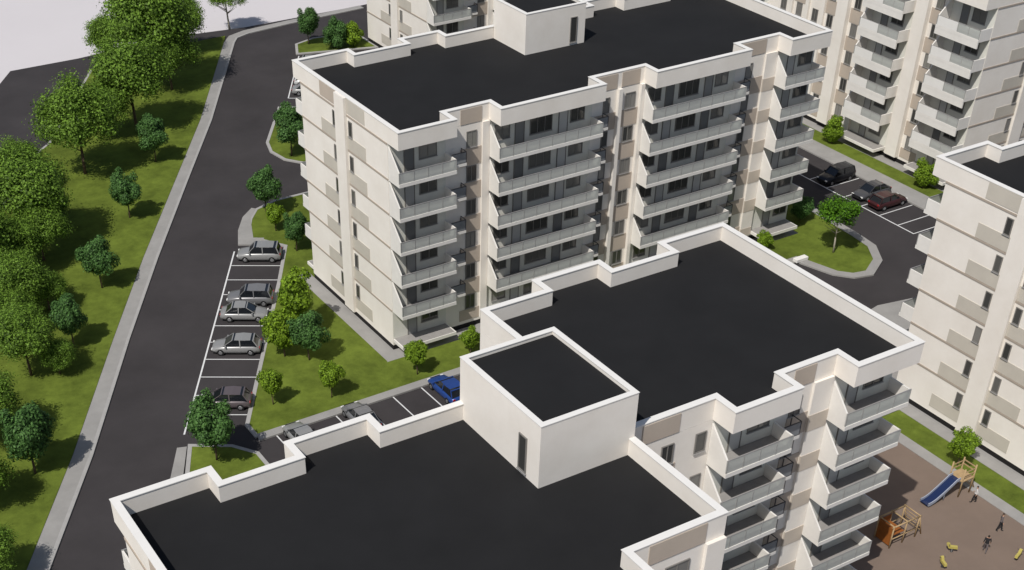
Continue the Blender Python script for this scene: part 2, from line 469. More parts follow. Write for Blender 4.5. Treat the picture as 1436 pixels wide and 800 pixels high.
strip('kerb', [(x + (a - x) * .14, y + (b - y) * .14) for (x, y), (a, b) in zip(swi, swo)], [(x - (a - x) * .06, y - (b - y) * .06) for (x, y), (a, b) in zip(swi, swo)], .128, M_kerb)
def lawn(pts, name='lawn'):
    # subdivide edges for a gently uneven surface border
    o = sheet(name, pts, .13, M_grass, thick=.128)
    return o
lawn([(-62.9, -53)] + [(x - .02, y + .02) for x, y in swo[1:8]] + [(20.6, 83.9), (2.5, 83.6), (.4, 80.6), (-11.5, 60.8), (-13.6, 58.8), (-31, 32), (-88, -56)])
# far side kerb of the western lawn
strip('kerb', [(.2, 80.8), (-11.75, 60.95), (-13.85, 58.95), (-31.25, 32.15)], [(.45, 80.65), (-11.5, 60.8), (-13.6, 58.8), (-31, 32)], .145, M_kerb)

ml = [(.75, 23.3), (-3.1, 16.8), (-9.2, 6.9), (-13.6, -.2), (-16.0, -4.1), (-16.0, -5.7), (43.3, -5.2), (44.6, -9.6), (45.6, -10.7), (47.0, -11.0), (49.4, -9.6), (50.9, -7.3), (51.2, -4.8), (51.6, 2), (51.6, 33.2), (4.2, 33.2), (1.6, 32.3), (.2, 30.6), (-1.9, 26.8), (-1.2, 26.4)]
def kerbed_lawn(pts, w=.35, name='lawn'):
    n = len(pts)
    lawn(pts, name)
    b = MB(); out = ring_offset(pts, -w)
    for i in range(n):
        j = (i + 1) % n
        b.poly([(*pts[i], .15), (*pts[j], .15), (*out[j], .15), (*out[i], .15)])
        b.poly([(*out[i], .15), (*out[j], .15), (*out[j], .002), (*out[i], .002)])
        b.poly([(*pts[j], .15), (*pts[i], .15), (*pts[i], .1), (*pts[j], .1)])
    bmesh.ops.remove_doubles(b.bm, verts=b.bm.verts, dist=1e-4)
    o = b.build('kerb', M_kerb); o['kind'] = 'structure'
def ccw(p):
    a = sum(p[i][0] * p[(i + 1) % len(p)][1] - p[(i + 1) % len(p)][0] * p[i][1] for i in range(len(p)))
    return p if a > 0 else p[::-1]
kerbed_lawn(ccw(ml))
tipi = ml[5:15]
strip('pavement', tipi, [(-16.3, -6.6), (42.5, -6.1), (43.7, -9.9), (45.1, -11.5), (47.1, -12.0), (50.0, -10.3), (51.8, -7.6), (52.15, -4.8), (52.5, 2), (52.5, 33.2)], .156, M_walk)
# paved kerb corner north of the stalls
sheet('pavement', [(-3.5, 26.0), (-1.3, 24.7), (-.6, 26.0), (-1.55, 26.55), (.05, 30.75), (1.5, 32.6), (1.2, 33.0), (-.5, 31.5), (-2.2, 28.9)], .155, M_walk, thick=.15)
# south tip of the stalls: small lawn and paved edge
kerbed_lawn(ccw([(-21.3, -4.6), (-18.6, -6.3), (-17.3, -8.2), (-17.3, -13.5), (-25.6, -13.5)]))
strip('pavement', [(-22.4, -4.1), (-27.6, -13.3)], [(-21.65, -4.35), (-26.2, -13.4)], .12, M_walk)
# north island
kerbed_lawn(ccw([(15.9, 56.6), (10.2, 47.8), (9.5, 45.3), (9.9, 42.6), (11.2, 40.8), (13.5, 40.3), (30, 40.3), (30, 48)]))
kerbed_lawn(ccw([(26.2, 72.6), (27.6, 75.7), (30.5, 76.6), (36.2, 75.6), (36.2, 69.5)]))
# pavement round the middle block
strip('pavement', [(46.9, -1.5), (-1.5, -1.5)], [(46.9, .02), (-.02, .02)], .15, M_walk)
strip('pavement', [(-1.4, -1.48), (-1.4, 17.4)], [(.02, .0), (.02, 17.4)], .146, M_walk)
# eastern strips before the upper right block
for (x0, x1, nm, m, z) in ((67.2, 68.6, 'pavement', M_walk, .17), (64.9, 67.2, 'lawn', M_grass, .13), (62.2, 64.9, 'pavement', M_walk, .15)):
    b = MB(); b.box(x0, x1, -12, 46, .002, z); b.build(nm, m)['kind'] = 'structure'
# strips west and north of the right hand block
for (x0, x1, y1, nm, m, z) in ((31.7, 33.15, -29.4, 'pavement', M_walk, .17), (29.3, 31.7, -30.4, 'lawn', M_grass, .13), (28.2, 29.3, -30.4, 'pavement', M_walk, .15)):
    b = MB(); b.box(x0, x1, -90, y1, .002, z); b.build(nm, m)['kind'] = 'structure'
b = MB(); b.box(12.6, 28.2, -90, -27.5, .002, .10); b.build('playground', M_play)['kind'] = 'structure'
sheet('pavement', [(30, -29.3), (30, -19.3), (43, -16.6), (47.5, -17.4), (90, -17.6), (90, -29.3)], .15, M_walk, thick=.148)
b = MB(); b.box(42.2, 43.7, -6.4, -5.8, .16, .5); tag(b.build('planter_wall', M_cap, bevel=.02), 'low white wall at the lawn edge beside the turning bay', 'wall')

# painted lines
ln = MB()
P0 = Vector((-5.9, 22.5)); ru = Vector((-.52, -.853)); pu = Vector((.853, -.52)); SP = 2.93
def line(a, b, w=.11, z=.006):
    a, b = Vector(a), Vector(b); d = (b - a).normalized(); n = Vector((-d.y, d.x)) * w / 2
    ln.poly([(*(a + n), z), (*(a - n), z), (*(b - n), z), (*(b + n), z)])
line(P0 - ru * 3.0, P0 + ru * SP * 10.0, .14)
for i in range(10):
    a = P0 + ru * SP * i + pu * .08; line(a, a + pu * (5.35 if i < 9 else 4.9))
for x in (-14.7, -11.95, -9.2, -6.45, -3.7, -.9, 1.95, 4.8, 7.6, 10.4): line((x, -5.9), (x + .1, -10.9))
line((57.2, 10.0), (57.2, -7.6), .14)
for y in (7.9, 5.25, 2.6, 0, -2.65, -5.3, -7.55): line((57.28, y), (62.1, y))
for i in range(5):
    a = Vector((18.2, 59.2)) + Vector((.52, .853)) * 3.0 * i; line(a, a + pu * 5.2, .14)
line((18.2, 59.2), (25.9, 71.9), .14)
ln.build('road_marking', M_line)['kind'] = 'structure'

# ------------------------------------------------------------------ trees
import numpy as np
def crown_mesh(name, seed, n_clump, n_leaf, leaf, squash=1.0, airy=.25, m=None, top=0.0):
    """leaf quads scattered through lumpy clumps; unit radius about the origin"""
    rng = np.random.default_rng(seed)
    cl = []
    for i in range(n_clump):
        d = rng.normal(size=3); d /= np.linalg.norm(d)
        if d[2] < -.55: d[2] *= -.6
        r = rng.uniform(.45, .84)
        rad = rng.uniform(.20, .40) * (1.15 - .3 * r) * (.72 if airy > .5 else 1)
        cl.append((d * r * np.array([1, 1, squash]), rad))
    if airy > .25: cl.append((np.array([0, 0, -.1]), .42))
    else: cl += [(np.array([0, 0, -.05]), .72), (np.array([0, 0, -.35]), .55)]
    P = []; Q = []
    w = np.array([c[1] ** 2 for c in cl]); w /= w.sum()
    for (c, rad), cnt in zip(cl, rng.multinomial(n_leaf, w)):
        d = rng.normal(size=(cnt, 3)); d /= np.linalg.norm(d, axis=1)[:, None]
        rr = rad * rng.uniform(0.45, 1.0, size=(cnt, 1)) ** .6
        p = c + d * rr + rng.normal(size=(cnt, 3)) * airy * .12
        P.append(p); Q.append(d)
    P = np.concatenate(P); Q = np.concatenate(Q)
    if top: P[:, :2] *= (1 - top * np.clip((P[:, 2] + .4) / 1.6, 0, 1))[:, None]
    n = len(P)
    nrm = rng.normal(size=(n, 3)) * .45 + Q * .9 + P * .6 + np.array([0, 0, .35]); nrm /= np.linalg.norm(nrm, axis=1)[:, None]
    t = np.cross(nrm, rng.normal(size=(n, 3))); t /= np.linalg.norm(t, axis=1)[:, None]
    bt = np.cross(nrm, t)
    s = leaf * rng.uniform(.6, 1.35, size=(n, 1))
    V = np.stack([P - t * s, P - bt * s * .6 + nrm * s * .12, P + t * s, P + bt * s * .6 - nrm * s * .12], 1).reshape(-1, 3)
    F = np.arange(4 * n).reshape(-1, 4)
    me = bpy.data.meshes.new(name)
    me.from_pydata(V.tolist(), [], F.tolist()); me.materials.append(m)
    return me
CR = {
 'L': [crown_mesh('crown', 10 + i, 58, 26000, .030, 1.0, .75, M_leaf['L']) for i in range(4)],
 'D': [crown_mesh('crown', 30 + i, 20, 11000, .047, 1.1, .2, M_leaf['D'], top=.25) for i in range(3)],
 'Y': [crown_mesh('crown', 50 + i, 14, 6000, .062, 1.1, .2, M_leaf['Y']) for i in range(3)],
 'G': [crown_mesh('crown', 70, 24, 7000, .046, .85, .3, M_leaf['G'])],
}
def tree(name, x, y, rad, zc, kind, label, cat, group, z0=.13, trunk_r=None, bark=None, rz=None, idx=0, sz=1.0):
    r = empty(name, (x, y, z0)); tag(r, label, cat, group)
    cm = bpy.data.objects.new('crown', CR[kind][idx % len(CR[kind])]); COL.objects.link(cm); cm.parent = r
    rg = random.Random(int(x * 131 + y * 17))
    cm.location = (0, 0, zc - z0); cm.scale = (rad * rg.uniform(1.08, 1.2), rad * rg.uniform(1.08, 1.2), rad * sz * {'L': 1.02, 'D': 1.2, 'Y': 1.2, 'G': .95}[kind]); cm.rotation_euler = (0, 0, rz if rz is not None else rg.uniform(0, 6.28))
    tr = trunk_r or max(.05, rad * .04)
    b = MB(); zt = zc - z0
    lean = Vector((rg.uniform(-.06, .06), rg.uniform(-.06, .06), 1)) * zt * .75
    b.bar((0, 0, -.15), lean * .55, tr * 1.25, tr * .9, 8); b.bar(lean * .55, lean, tr * .9, tr * .6, 8)
    for k in range(6):
        a = rg.uniform(0, 6.28); h = rg.uniform(.5, .95)
        e = lean * h + Vector((math.cos(a), math.sin(a), .7)) * rad * rg.uniform(.45, .65)
        b.bar(lean * h, e, tr * .5, tr * .14, 6)
    b.build('trunk', bark or M_bark, r)
    return r
GL = 'trees on the western lawn'
big = [  # x, y, radius, crown height, label
 (5.4, 71.0, 5.41, 8.65, 'largest light green tree, far end of the western lawn, top cut by the picture'),
 (-1.6, 59.2, 4.27, 6.84, 'big light green tree on the western lawn directly in front of the largest one'),
 (-11.0, 50.5, 4.09, 6.55, 'broad light green tree standing at the edge of the dark far-left road'),
 (-21.3, 36.4, 4.06, 6.50, 'big light green tree at the left picture edge, halfway up the lawn'),
 (-26.5, 23.2, 2.73, 4.37, 'smaller light green tree at the left picture edge just below the big one'),
 (-29.1, 12.7, 2.68, 4.28, 'bushy light green tree beside a dark green round tree, lower left lawn'),
 (-35.2, 4.1, 2.82, 4.51, 'light green tree cut by the left picture edge above the dark tree'),
 (-38.0, -4.2, 2.39, 3.83, 'light green tree cut by the left picture edge below the dark tree'),
 (-28.5, 30.1, 3.66, 5.86, 'light green tree cut by the left picture edge behind the big one'),
 (-39.8, -12.9, 2.00, 3.19, 'light green tree cut by the bottom left picture corner'),
 (-18.3, 49.0, 2.6, 3.5, 'medium light green tree between the broad one and the big one at the left'),
 (-21.4, 32.9, 2.8, 3.8, 'medium light green tree just below the big one at the left edge'),
 (-24.7, 31.0, 2.8, 3.9, 'medium light green tree cut by the left edge, below the big one'),
 (-18.1, 39.9, 1.9, 2.6, 'low light green tree tucked against the right side of the big left one'),
 (-24.1, 23.0, 1.85, 2.5, 'low light green tree left of the dark tree with the wide shadow'),
 (-28.6, 19.6, 2.2, 2.9, 'low light green tree at the left edge above the bushy one'),
 (-26.9, 11.6, 1.6, 2.2, 'low light green bush on the right flank of the bushy lower left tree'),
 (-4.9, 58.6, 3.0, 4.2, 'light green tree overlapping the broad one beside the dark road'),
 (6.8, 69.0, 3.3, 4.8, 'light green tree between the two biggest ones, on their road side'),
 (13.6, 80.6, 3.0, 4.6, 'sparse light green tree farthest from the viewer on the western lawn'),
 (3.6, 81.0, 2.8, 4.2, 'light green tree at the far left corner of the western lawn')]
for i, (x, y, rr, zc, lb) in enumerate(big): tree('leafy_tree', x, y, rr, zc, 'L', lb, 'tree', GL, idx=i)
dk = [(-3.1, 49.5, 1.83, 3.48, 'small dark green tree, topmost of the dark round ones along the main road'),
 (-10.7, 37.5, 1.77, 3.36, 'small dark green round tree alone on open grass with a neat oval shadow'),
 (-18.4, 24.5, 1.85, 3.46, 'small dark green round tree beside a wide tree shadow on the lawn'),
 (-24.3, 15.5, 1.75, 3.24, 'small dark green round tree touching a bushy light green tree'),
 (-33.3, -1.6, 2.3, 4.0, 'darkest round tree at the lower left, deep in shade')]
for i, (x, y, rr, zc, lb) in enumerate(dk): tree('round_tree', x, y, rr, zc, 'D', lb, 'tree', GL, idx=i)
tree('thin_tree', 22.3, 86.3, 2.5, 4.7, 'L', 'lone thin tree with a pale bare trunk at the far bend of the road', 'tree', None, z0=0, trunk_r=.13, bark=M_pbark, idx=2, sz=.8)
GM = 'trees and shrubs around the middle block'
for (nm, x, y, rr, zc, k, lb) in [
 ('round_tree', 2.0, 31.0, 1.78, 3.37, 'D', 'dark green tree at the corner where side road meets main road'),
 ('round_tree', 10.8, 43.0, 2.07, 3.9, 'D', 'dark green tree on the kerbed island left of the middle block'),
 ('shrub', 1.1, 26.8, 1.0, 2.0, 'Y', 'small yellow green shrub behind the topmost parked car of the long row'),
 ('round_tree', 1.0, 21.7, 1.49, 2.8, 'D', 'dark green shrubby tree against the corner of the middle block'),
 ('leafy_tree', -6.0, 6.9, 2.0, 4.2, 'Y', 'tall yellow green tree nearer the middle block, upper of a close pair'),
 ('leafy_tree', -8.8, 4.1, 1.75, 2.9, 'Y', 'yellow green tree standing closest to the parked cars, lower of a close pair'),
 ('round_tree', -7.2, 2.4, 1.7, 3.2, 'D', 'dark green tree tucked in beside the close pair of yellow green trees'),
 ('shrub', -5.0, 10.4, 1.3, 1.9, 'Y', 'low yellow green shrub behind the close pair of yellow green trees'),
 ('shrub', -13.0, -2.4, 1.1, 2.4, 'Y', 'yellow green shrub on the lawn nearest the parking stalls'),
 ('shrub', -8.3, -4.0, 1.1, 2.4, 'Y', 'yellow green shrub in the middle of the triangular lawn'),
 ('round_tree', -20.3, -7.3, 2.1, 3.8, 'D', 'large dark green tree overhanging the lowest parking stall'),
 ('shrub', -.2, -4.6, 1.05, 2.3, 'Y', 'yellow green shrub at the near corner of the middle block by the blue car'),
 ('shrub', 5.5, -4.2, .95, 1.9, 'Y', 'yellow green shrub half hidden by the corner of the foreground roof'),
 ('young_tree', 47.0, -6.5, 2.1, 4.3, 'G', 'bright green young tree with a thin pale trunk on the rounded lawn tip'),
 ('shrub', 66.0, 13.7, 1.35, 1.8, 'Y', 'yellow green shrub on the grass strip before the upper right block, left one'),
 ('shrub', 66.0, -.3, 1.3, 1.75, 'Y', 'yellow green shrub on the grass strip close to the right hand block'),
 ('shrub', 49.1, .7, 1.25, 1.65, 'D', 'dark green shrub in the shade at the far end of the middle block'),
 ('shrub', 41.4, -2.3, .85, 1.15, 'Y', 'low yellow green shrub under the lowest right balcony of the middle block'),
 ('round_tree', 28.9, 74.9, 1.73, 3.2, 'D', 'dark green round tree at the tip of the far grass strip by the road bend'),
 ('round_tree', 31.6, 71.6, 1.9, 2.2, 'D', 'dark green bush beside the end wall of the rear block'),
 ('shrub', 33.8, 71.2, 1.5, 1.7, 'Y', 'pale green bush touching the end wall of the rear block'),
 ('young_tree', 29.8, -38.5, 1.15, 2.2, 'Y', 'round yellow green little tree behind the playground tower')]:
    tree(nm, x, y, rr, zc, k, lb, 'tree' if 'tree' in nm else 'shrub', GM, idx=int(abs(x * 7)) % 3, bark=M_pbark if k == 'G' else None)

# ------------------------------------------------------------------ cars
def car_proto(paint, kind):
    """x forward; origin on the ground at the car's middle"""
    r = empty('parked_car')
    L2 = 2.2
    if kind == 'suv': belt, roofz, cab = .98, 1.62, [(-2.05, .80, 0), (-1.75, .72, 1), (.35, .68, 1), (1.05, .76, 0)]
    elif kind == 'hatch': belt, roofz, cab = .90, 1.47, [(-2.0, .78, 0), (-1.55, .66, 1), (.2, .64, 1), (1.1, .75, 0)]
    else: belt, roofz, cab = .88, 1.43, [(-1.75, .78, 0), (-1.0, .64, 1), (.25, .63, 1), (1.15, .75, 0)]
    # lower shell lofted from cross sections
    st = [(-2.2, .42, belt - .22, .72), (-2.12, .28, belt - .05, .82), (-1.6, .22, belt, .87), (-.4, .20, belt, .89), (.9, .20, belt - .02, .89), (1.25, .20, belt - .06, .87), (1.85, .24, belt - .17, .84), (2.12, .30, belt - .30, .76), (2.2, .42, belt - .42, .66)]
    bm = bmesh.new(); rings = []
    for (x, zb, zt, hw) in st:
        pts = [(-hw * .88, zb), (-hw, zb + .18), (-hw, zt - .16), (-hw * .90, zt - .02), (-hw * .5, zt + .015), (hw * .5, zt + .015), (hw * .90, zt - .02), (hw, zt - .16), (hw, zb + .18), (hw * .88, zb)]
        rings.append([bm.verts.new((x, y, z)) for y, z in pts])
    for a, b in zip(rings, rings[1:]):
        for i in range(10):
            f = bm.faces.new((a[i], a[(i + 1) % 10], b[(i + 1) % 10], b[i])); f.smooth = True
    bm.faces.new(rings[0][::-1]); bm.faces.new(rings[-1])
    # roof and pillars
    def q(x, hw, z): return x, hw, z
    (xr, wr, _), (xr1, wr1, _), (xf1, wf1, _), (xf, wf, _) = cab
    def slabx(x0, w0, z0, x1, w1, z1, t=.05):
        vs = [bm.verts.new(p) for p in ((x0, -w0, z0), (x0, w0, z0), (x1, w1, z1), (x1, -w1, z1), (x0, -w0, z0 - t), (x0, w0, z0 - t), (x1, w1, z1 - t), (x1, -w1, z1 - t))]
        for ids in ((0, 1, 2, 3), (7, 6, 5, 4), (0, 4, 5, 1), (1, 5, 6, 2), (2, 6, 7, 3), (3, 7, 4, 0)): bm.faces.new([vs[i] for i in ids])
    slabx(xr1 - .12, wr1 - .04, roofz - .05, (xr1 + xf1) / 2, wr1 + .01, roofz + .015); slabx((xr1 + xf1) / 2, wr1 + .01, roofz + .015, xf1 + .1, wf1 - .03, roofz - .045)
    for sy in (-1, 1):
        for (x0, w0, x1, w1, hw) in ((xr, wr, xr1 - .05, wr1, .05), (xf, wf, xf1 + .05, wf1, .04), (-.45, .83, -.42, wf1 + .01, .045)):
            a = Vector((x0, sy * (w0 + .012), belt - .03)); b_ = Vector((x1, sy * (w1 + .006), roofz - .03))
            d = (b_ - a); u = Vector((1, 0, 0)); n = Vector((0, sy, 0))
            vs = []
            for p in (a, b_):
                for (i, j) in ((-1, -1), (1, -1), (1, 1), (-1, 1)): vs.append(bm.verts.new(p + u * hw * i + n * .02 * j))
            for ids in ((0, 1, 5, 4), (1, 2, 6, 5), (2, 3, 7, 6), (3, 0, 4, 7), (3, 2, 1, 0), (4, 5, 6, 7)): bm.faces.new([vs[i] for i in ids])
    # mirrors
    for sy in (-1, 1):
        mm = bmesh.ops.create_cube(bm, size=1)['verts']
        for v in mm: v.co = Vector((v.co.x * .12 + .85, v.co.y * .2 + sy * .95, v.co.z * .14 + belt + .05))
    bmesh.ops.recalc_face_normals(bm, faces=bm.faces)
    me = bpy.data.meshes.new('body'); bm.to_mesh(me); bm.free(); me.materials.append(paint)
    o = bpy.data.objects.new('body', me); COL.objects.link(o); o.parent = r
    # glasshouse
    g = MB(); vs = []
    secs = [(xr, wr, belt - .05, .02), (xr1, wr1, roofz - .04, 0), (xf1, wf1, roofz - .04, 0), (xf, wf, belt - .07, 0)]
    lo = [(xr, wr, belt - .06), (xf, wf, belt - .08)]
    A = [(xr, -wr, belt - .06), (xr, wr, belt - .06), (xf, wf, belt - .08), (xf, -wf, belt - .08)]
    T = [(xr1, -wr1, roofz - .03), (xr1, wr1, roofz - .03), (xf1, wf1, roofz - .03), (xf1, -wf1, roofz - .03)]
    g.poly([A[0], A[1], T[1], T[0]]); g.poly([A[1], A[2], T[2], T[1]]); g.poly([A[2], A[3], T[3], T[2]]); g.poly([A[3], A[0], T[0], T[3]]); g.poly(T); g.poly(A[::-1])
    bmesh.ops.remove_doubles(g.bm, verts=g.bm.verts, dist=1e-4)
    g.build('windows', M_carglass, r)
    for sx in (1.35, -1.32):
        for sy in (-1, 1):
            w = MB(); w.bar((sx, sy * .70, .31), (sx, sy * .905, .31), .31, .31, 20)
            t = w.build('wheel', M_tyre, r)
            MB().bar((sx, sy * .88, .31), (sx, sy * .915, .31), .19, .17, 14).build('rim', M_rim, t)
    for sy in (-1, 1):
        MB().box(2.05, 2.165, sy * .64 - .15, sy * .64 + .15, belt - .40, belt - .27).build('headlight', M_lamp, r, bevel=.02)
        MB().box(-2.2, -2.1, sy * .66 - .12, sy * .66 + .12, belt - .22, belt - .06).build('taillight', M_tail, r, bevel=.02)
    MB().box(2.14, 2.21, -.42, .42, .44, .56).build('grille', M_trim, r)
    MB().box(2.1, 2.215, -.72, .72, .30, .40).build('bumper', M_trim, r, bevel=.02)
    return r
def paint(name, c): return mat(name, c, .28, spec=.5, metal=.15)
P_sil = paint('silver_paint', (.28, .28, .275)); P_grey = paint('grey_paint', (.18, .18, .185)); P_lil = paint('mauve_paint', (.12, .10, .105))
P_blue = paint('blue_paint', (.02, .06, .24)); P_red = paint('red_paint', (.055, .017, .018)); P_dgrey = paint('dark_grey_paint', (.07, .07, .075)); P_blk = paint('black_paint', (.012, .012, .016)); P_wht = paint('white_paint', (.62, .62, .61))
ang = math.atan2(-.52, .853)
def stall(i, off=2.75): return P0 + ru * SP * (i + .5) + pu * off
W = 'cars parked in the long row beside the main road'
def put(paint_, kind, p, rz, label, group):
    c = car_proto(paint_, kind); c.location = (p[0], p[1], 0.004); c.rotation_euler = (0, 0, rz); tag(c, label, 'car', group); return c
put(P_sil, 'suv', stall(-1), ang + math.pi, 'silver estate car in the topmost stall of the long row', W)
put(P_grey, 'suv', stall(2, 2.9), ang + math.pi, 'grey car, upper of two parked side by side in the long row', W)
put(P_sil, 'sedan', stall(3, 2.7), ang, 'silver saloon, lower of two parked side by side in the long row', W)
put(P_sil, 'hatch', stall(5, 2.7), ang + math.pi, 'silver hatchback between two empty stalls of the long row', W)
put(P_lil, 'hatch', stall(8, 2.9), ang + math.pi, 'dark mauve grey hatchback half under the large dark green tree', W)
S = 'cars parked along the kerb south of the middle block'
put(P_blue, 'hatch', (.55, -8.5), math.pi / 2, 'blue car parked beside the white stair tower', S)
put(P_grey, 'sedan', (-7.8, -8.4), math.pi / 2, 'grey car mostly hidden by the foreground parapet', S)
put(P_sil, 'sedan', (-13.3, -8.5), math.pi / 2, 'silver car almost wholly hidden behind the parapet step', S)
Ee = 'cars parked in front of the upper right block'
put(P_red, 'hatch', (59.7, -1.3), 0, 'dark red car in the sunlit stall of the eastern car park', Ee)
put(P_dgrey, 'sedan', (59.9, 1.3), math.pi, 'dark grey car parked next to the dark red car', Ee)
put(P_blk, 'suv', (59.4, 6.2), math.pi, 'black car deep in the block shadow of the eastern car park', Ee)
N = 'cars parked at the far side road behind the middle block'
v1 = Vector((.52, .853))
for j, (pa, kd, lb) in enumerate(((P_sil, 'sedan', 'silver car beside the kerbed island, nearest of the far row'), (P_wht, 'hatch', 'white car second in the far row behind the block corner'), (P_grey, 'suv', 'grey car third in the far row behind the block corner'), (P_sil, 'hatch', 'silver car last in the far row near the road bend'))):
    put(pa, kd, Vector((18.2, 59.2)) + v1 * (1.5 + 3 * j) + pu * 2.6, ang, lb, N)

# ------------------------------------------------------------------ playground
t = empty('play_tower', (27.3, -40.8, .10)); tag(t, 'wooden play tower with pale posts at the top of the blue slide', 'play tower')
p = MB()
for sx in (-.6, .6):
    for sy in (-.6, .6): MB().bar((sx, sy, 0), (sx, sy, 2.6), .06, .06, 8).build('post', M_wood, t)
MB().box(-.66, .66, -.66, .66, 1.42, 1.50).build('platform', M_wood, t)
b = MB()
for z in (1.9, 2.25): b.box(-.6, .6, .58, .62, z, z + .09).box(-.6, .6, -.62, -.58, z, z + .09).box(.58, .62, -.6, .6, z + .1, z + .19)
b.build('railing', M_wood, t)
b = MB()
for i in range(6): b.box(.66 + .12 * (5 - i), .72 + .12 * (5 - i), -.4, .4, .15 + .22 * i, .19 + .22 * i)
b.bar((1.4, -.4, 0), (.62, -.4, 1.45), .035).bar((1.4, .4, 0), (.62, .4, 1.45), .035)
b.build('ladder', M_wood, t)
s = empty('slide', (26.7, -40.8, .10)); tag(s, 'dark blue playground slide with pale grey side running down from the wooden tower', 'slide')
path = [(0, 1.52), (-.35, 1.50), (-.8, 1.2), (-1.6, .72), (-2.3, .36), (-2.75, .24), (-3.1, .24)]
ch = MB(); sd1 = MB(); sd2 = MB()
for (x0, z0), (x1, z1) in zip(path, path[1:]):
    ch.poly([(x0, -.36, z0), (x0, .36, z0), (x1, .36, z1), (x1, -.36, z1)]); ch.poly([(x0, .36, z0 - .05), (x0, -.36, z0 - .05), (x1, -.36, z1 - .05), (x1, .36, z1 - .05)])
    for sd, y0, y1 in ((sd1, -.42, -.36), (sd2, .36, .42)):
        for (ya, yb) in ((y0, y0), (y1, y1)): sd.poly([(x0, ya, z0 - .08), (x1, ya, z1 - .08), (x1, ya, z1 + .2), (x0, ya, z0 + .2)])
        sd.poly([(x0, y0, z0 + .2), (x1, y0, z1 + .2), (x1, y1, z1 + .2), (x0, y1, z0 + .2)])
ch.build('chute', M_blue, s); sd1.build('side_rail', M_greyplastic, s); sd2.build('side_rail', M_greyplastic, s)
b = MB(); b.bar((-2.9, 0, 0), (-2.9, 0, .2), .05).bar((-1.3, -.3, 0), (-1.3, -.3, .85), .04).bar((-1.3, .3, 0), (-1.3, .3, .85), .04); b.build('support', M_greyplastic, s)

# timber climbing frame with an orange panel hut
f = empty('climbing_frame', (18.9, -42.4, .10)); f.scale = (.82, .82, .9); tag(f, 'pale timber climbing frame with an orange wooden hut beside the near balconies', 'climbing frame')
for (x, y) in ((-1.6, -.9), (-1.6, .9), (1.6, -.9), (1.6, .9), (0, -.9), (0, .9)): MB().bar((x, y, 0), (x, y, 2.2), .07).build('post', M_wood, f)
b = MB()
for y in (-.9, .9): b.bar((-1.75, y, 2.15), (1.75, y, 2.15), .07).bar((-1.6, y, .9), (1.6, y, .9), .05)
for x in (-1.6, 0, 1.6): b.bar((x, -1, 2.2), (x, 1, 2.2), .06)
b.bar((1.6, .9, 2.15), (2.4, .9, 0), .06).bar((1.6, -.9, 2.15), (2.4, -.9, 0), .06)
for i in range(4): b.bar((1.75 + .2 * i * .8, -.9, 1.75 - .43 * i), (1.75 + .2 * i * .8, .9, 1.75 - .43 * i), .035)
b.build('beam', M_wood, f)
b = MB(); b.box(-1.55, -.05, .85, .9, .2, 1.9).box(-1.6, -1.55, -.85, .85, .2, 1.9).box(-1.55, -.05, -.85, .8, 1.2, 1.26); b.build('hut_panel', M_owood, f)
# spring riders
def spring_rider(x, y, rz, lb):
    r = empty('spring_rider', (x, y, .10), rz); r.scale = (.75, .75, .75); tag(r, lb, 'spring rider', 'yellow spring riders on the playground')
    b = MB(); n = 40
    pts = [(math.cos(i * .9) * .12, math.sin(i * .9) * .12, .03 + .42 * i / n) for i in range(n + 1)]
    for a, c in zip(pts, pts[1:]): b.bar(a, c, .022, .022, 5, caps=False)
    b.build('spring', M_dkrail, r)
    b = MB(); prof = [(-.5, .48), (.35, .48), (.5, .75), (.62, .92), (.5, 1.05), (.3, .98), (.2, .74), (-.45, .74)]
    lo = [b.bm.verts.new((x_, -.14, z_)) for x_, z_ in prof]; hi = [b.bm.verts.new((x_, .14, z_)) for x_, z_ in prof]
    for i in range(len(prof)): b.bm.faces.new((lo[i], lo[(i + 1) % len(prof)], hi[(i + 1) % len(prof)], hi[i]))
    b.bm.faces.new(lo[::-1]); b.bm.faces.new(hi)
    b.build('seat', M_yel, r)
    MB().bar((.38, -.32, .95), (.38, .32, .95), .025).build('handle', M_dkrail, r)
spring_rider(21.2, -45.8, 2.4, 'yellow spring rider nearest the blue slide')
spring_rider(19.3, -46.7, 1.2, 'yellow spring rider closest to the near balconies')
spring_rider(24.6, -48.9, .3, 'yellow spring rider at the right picture edge')

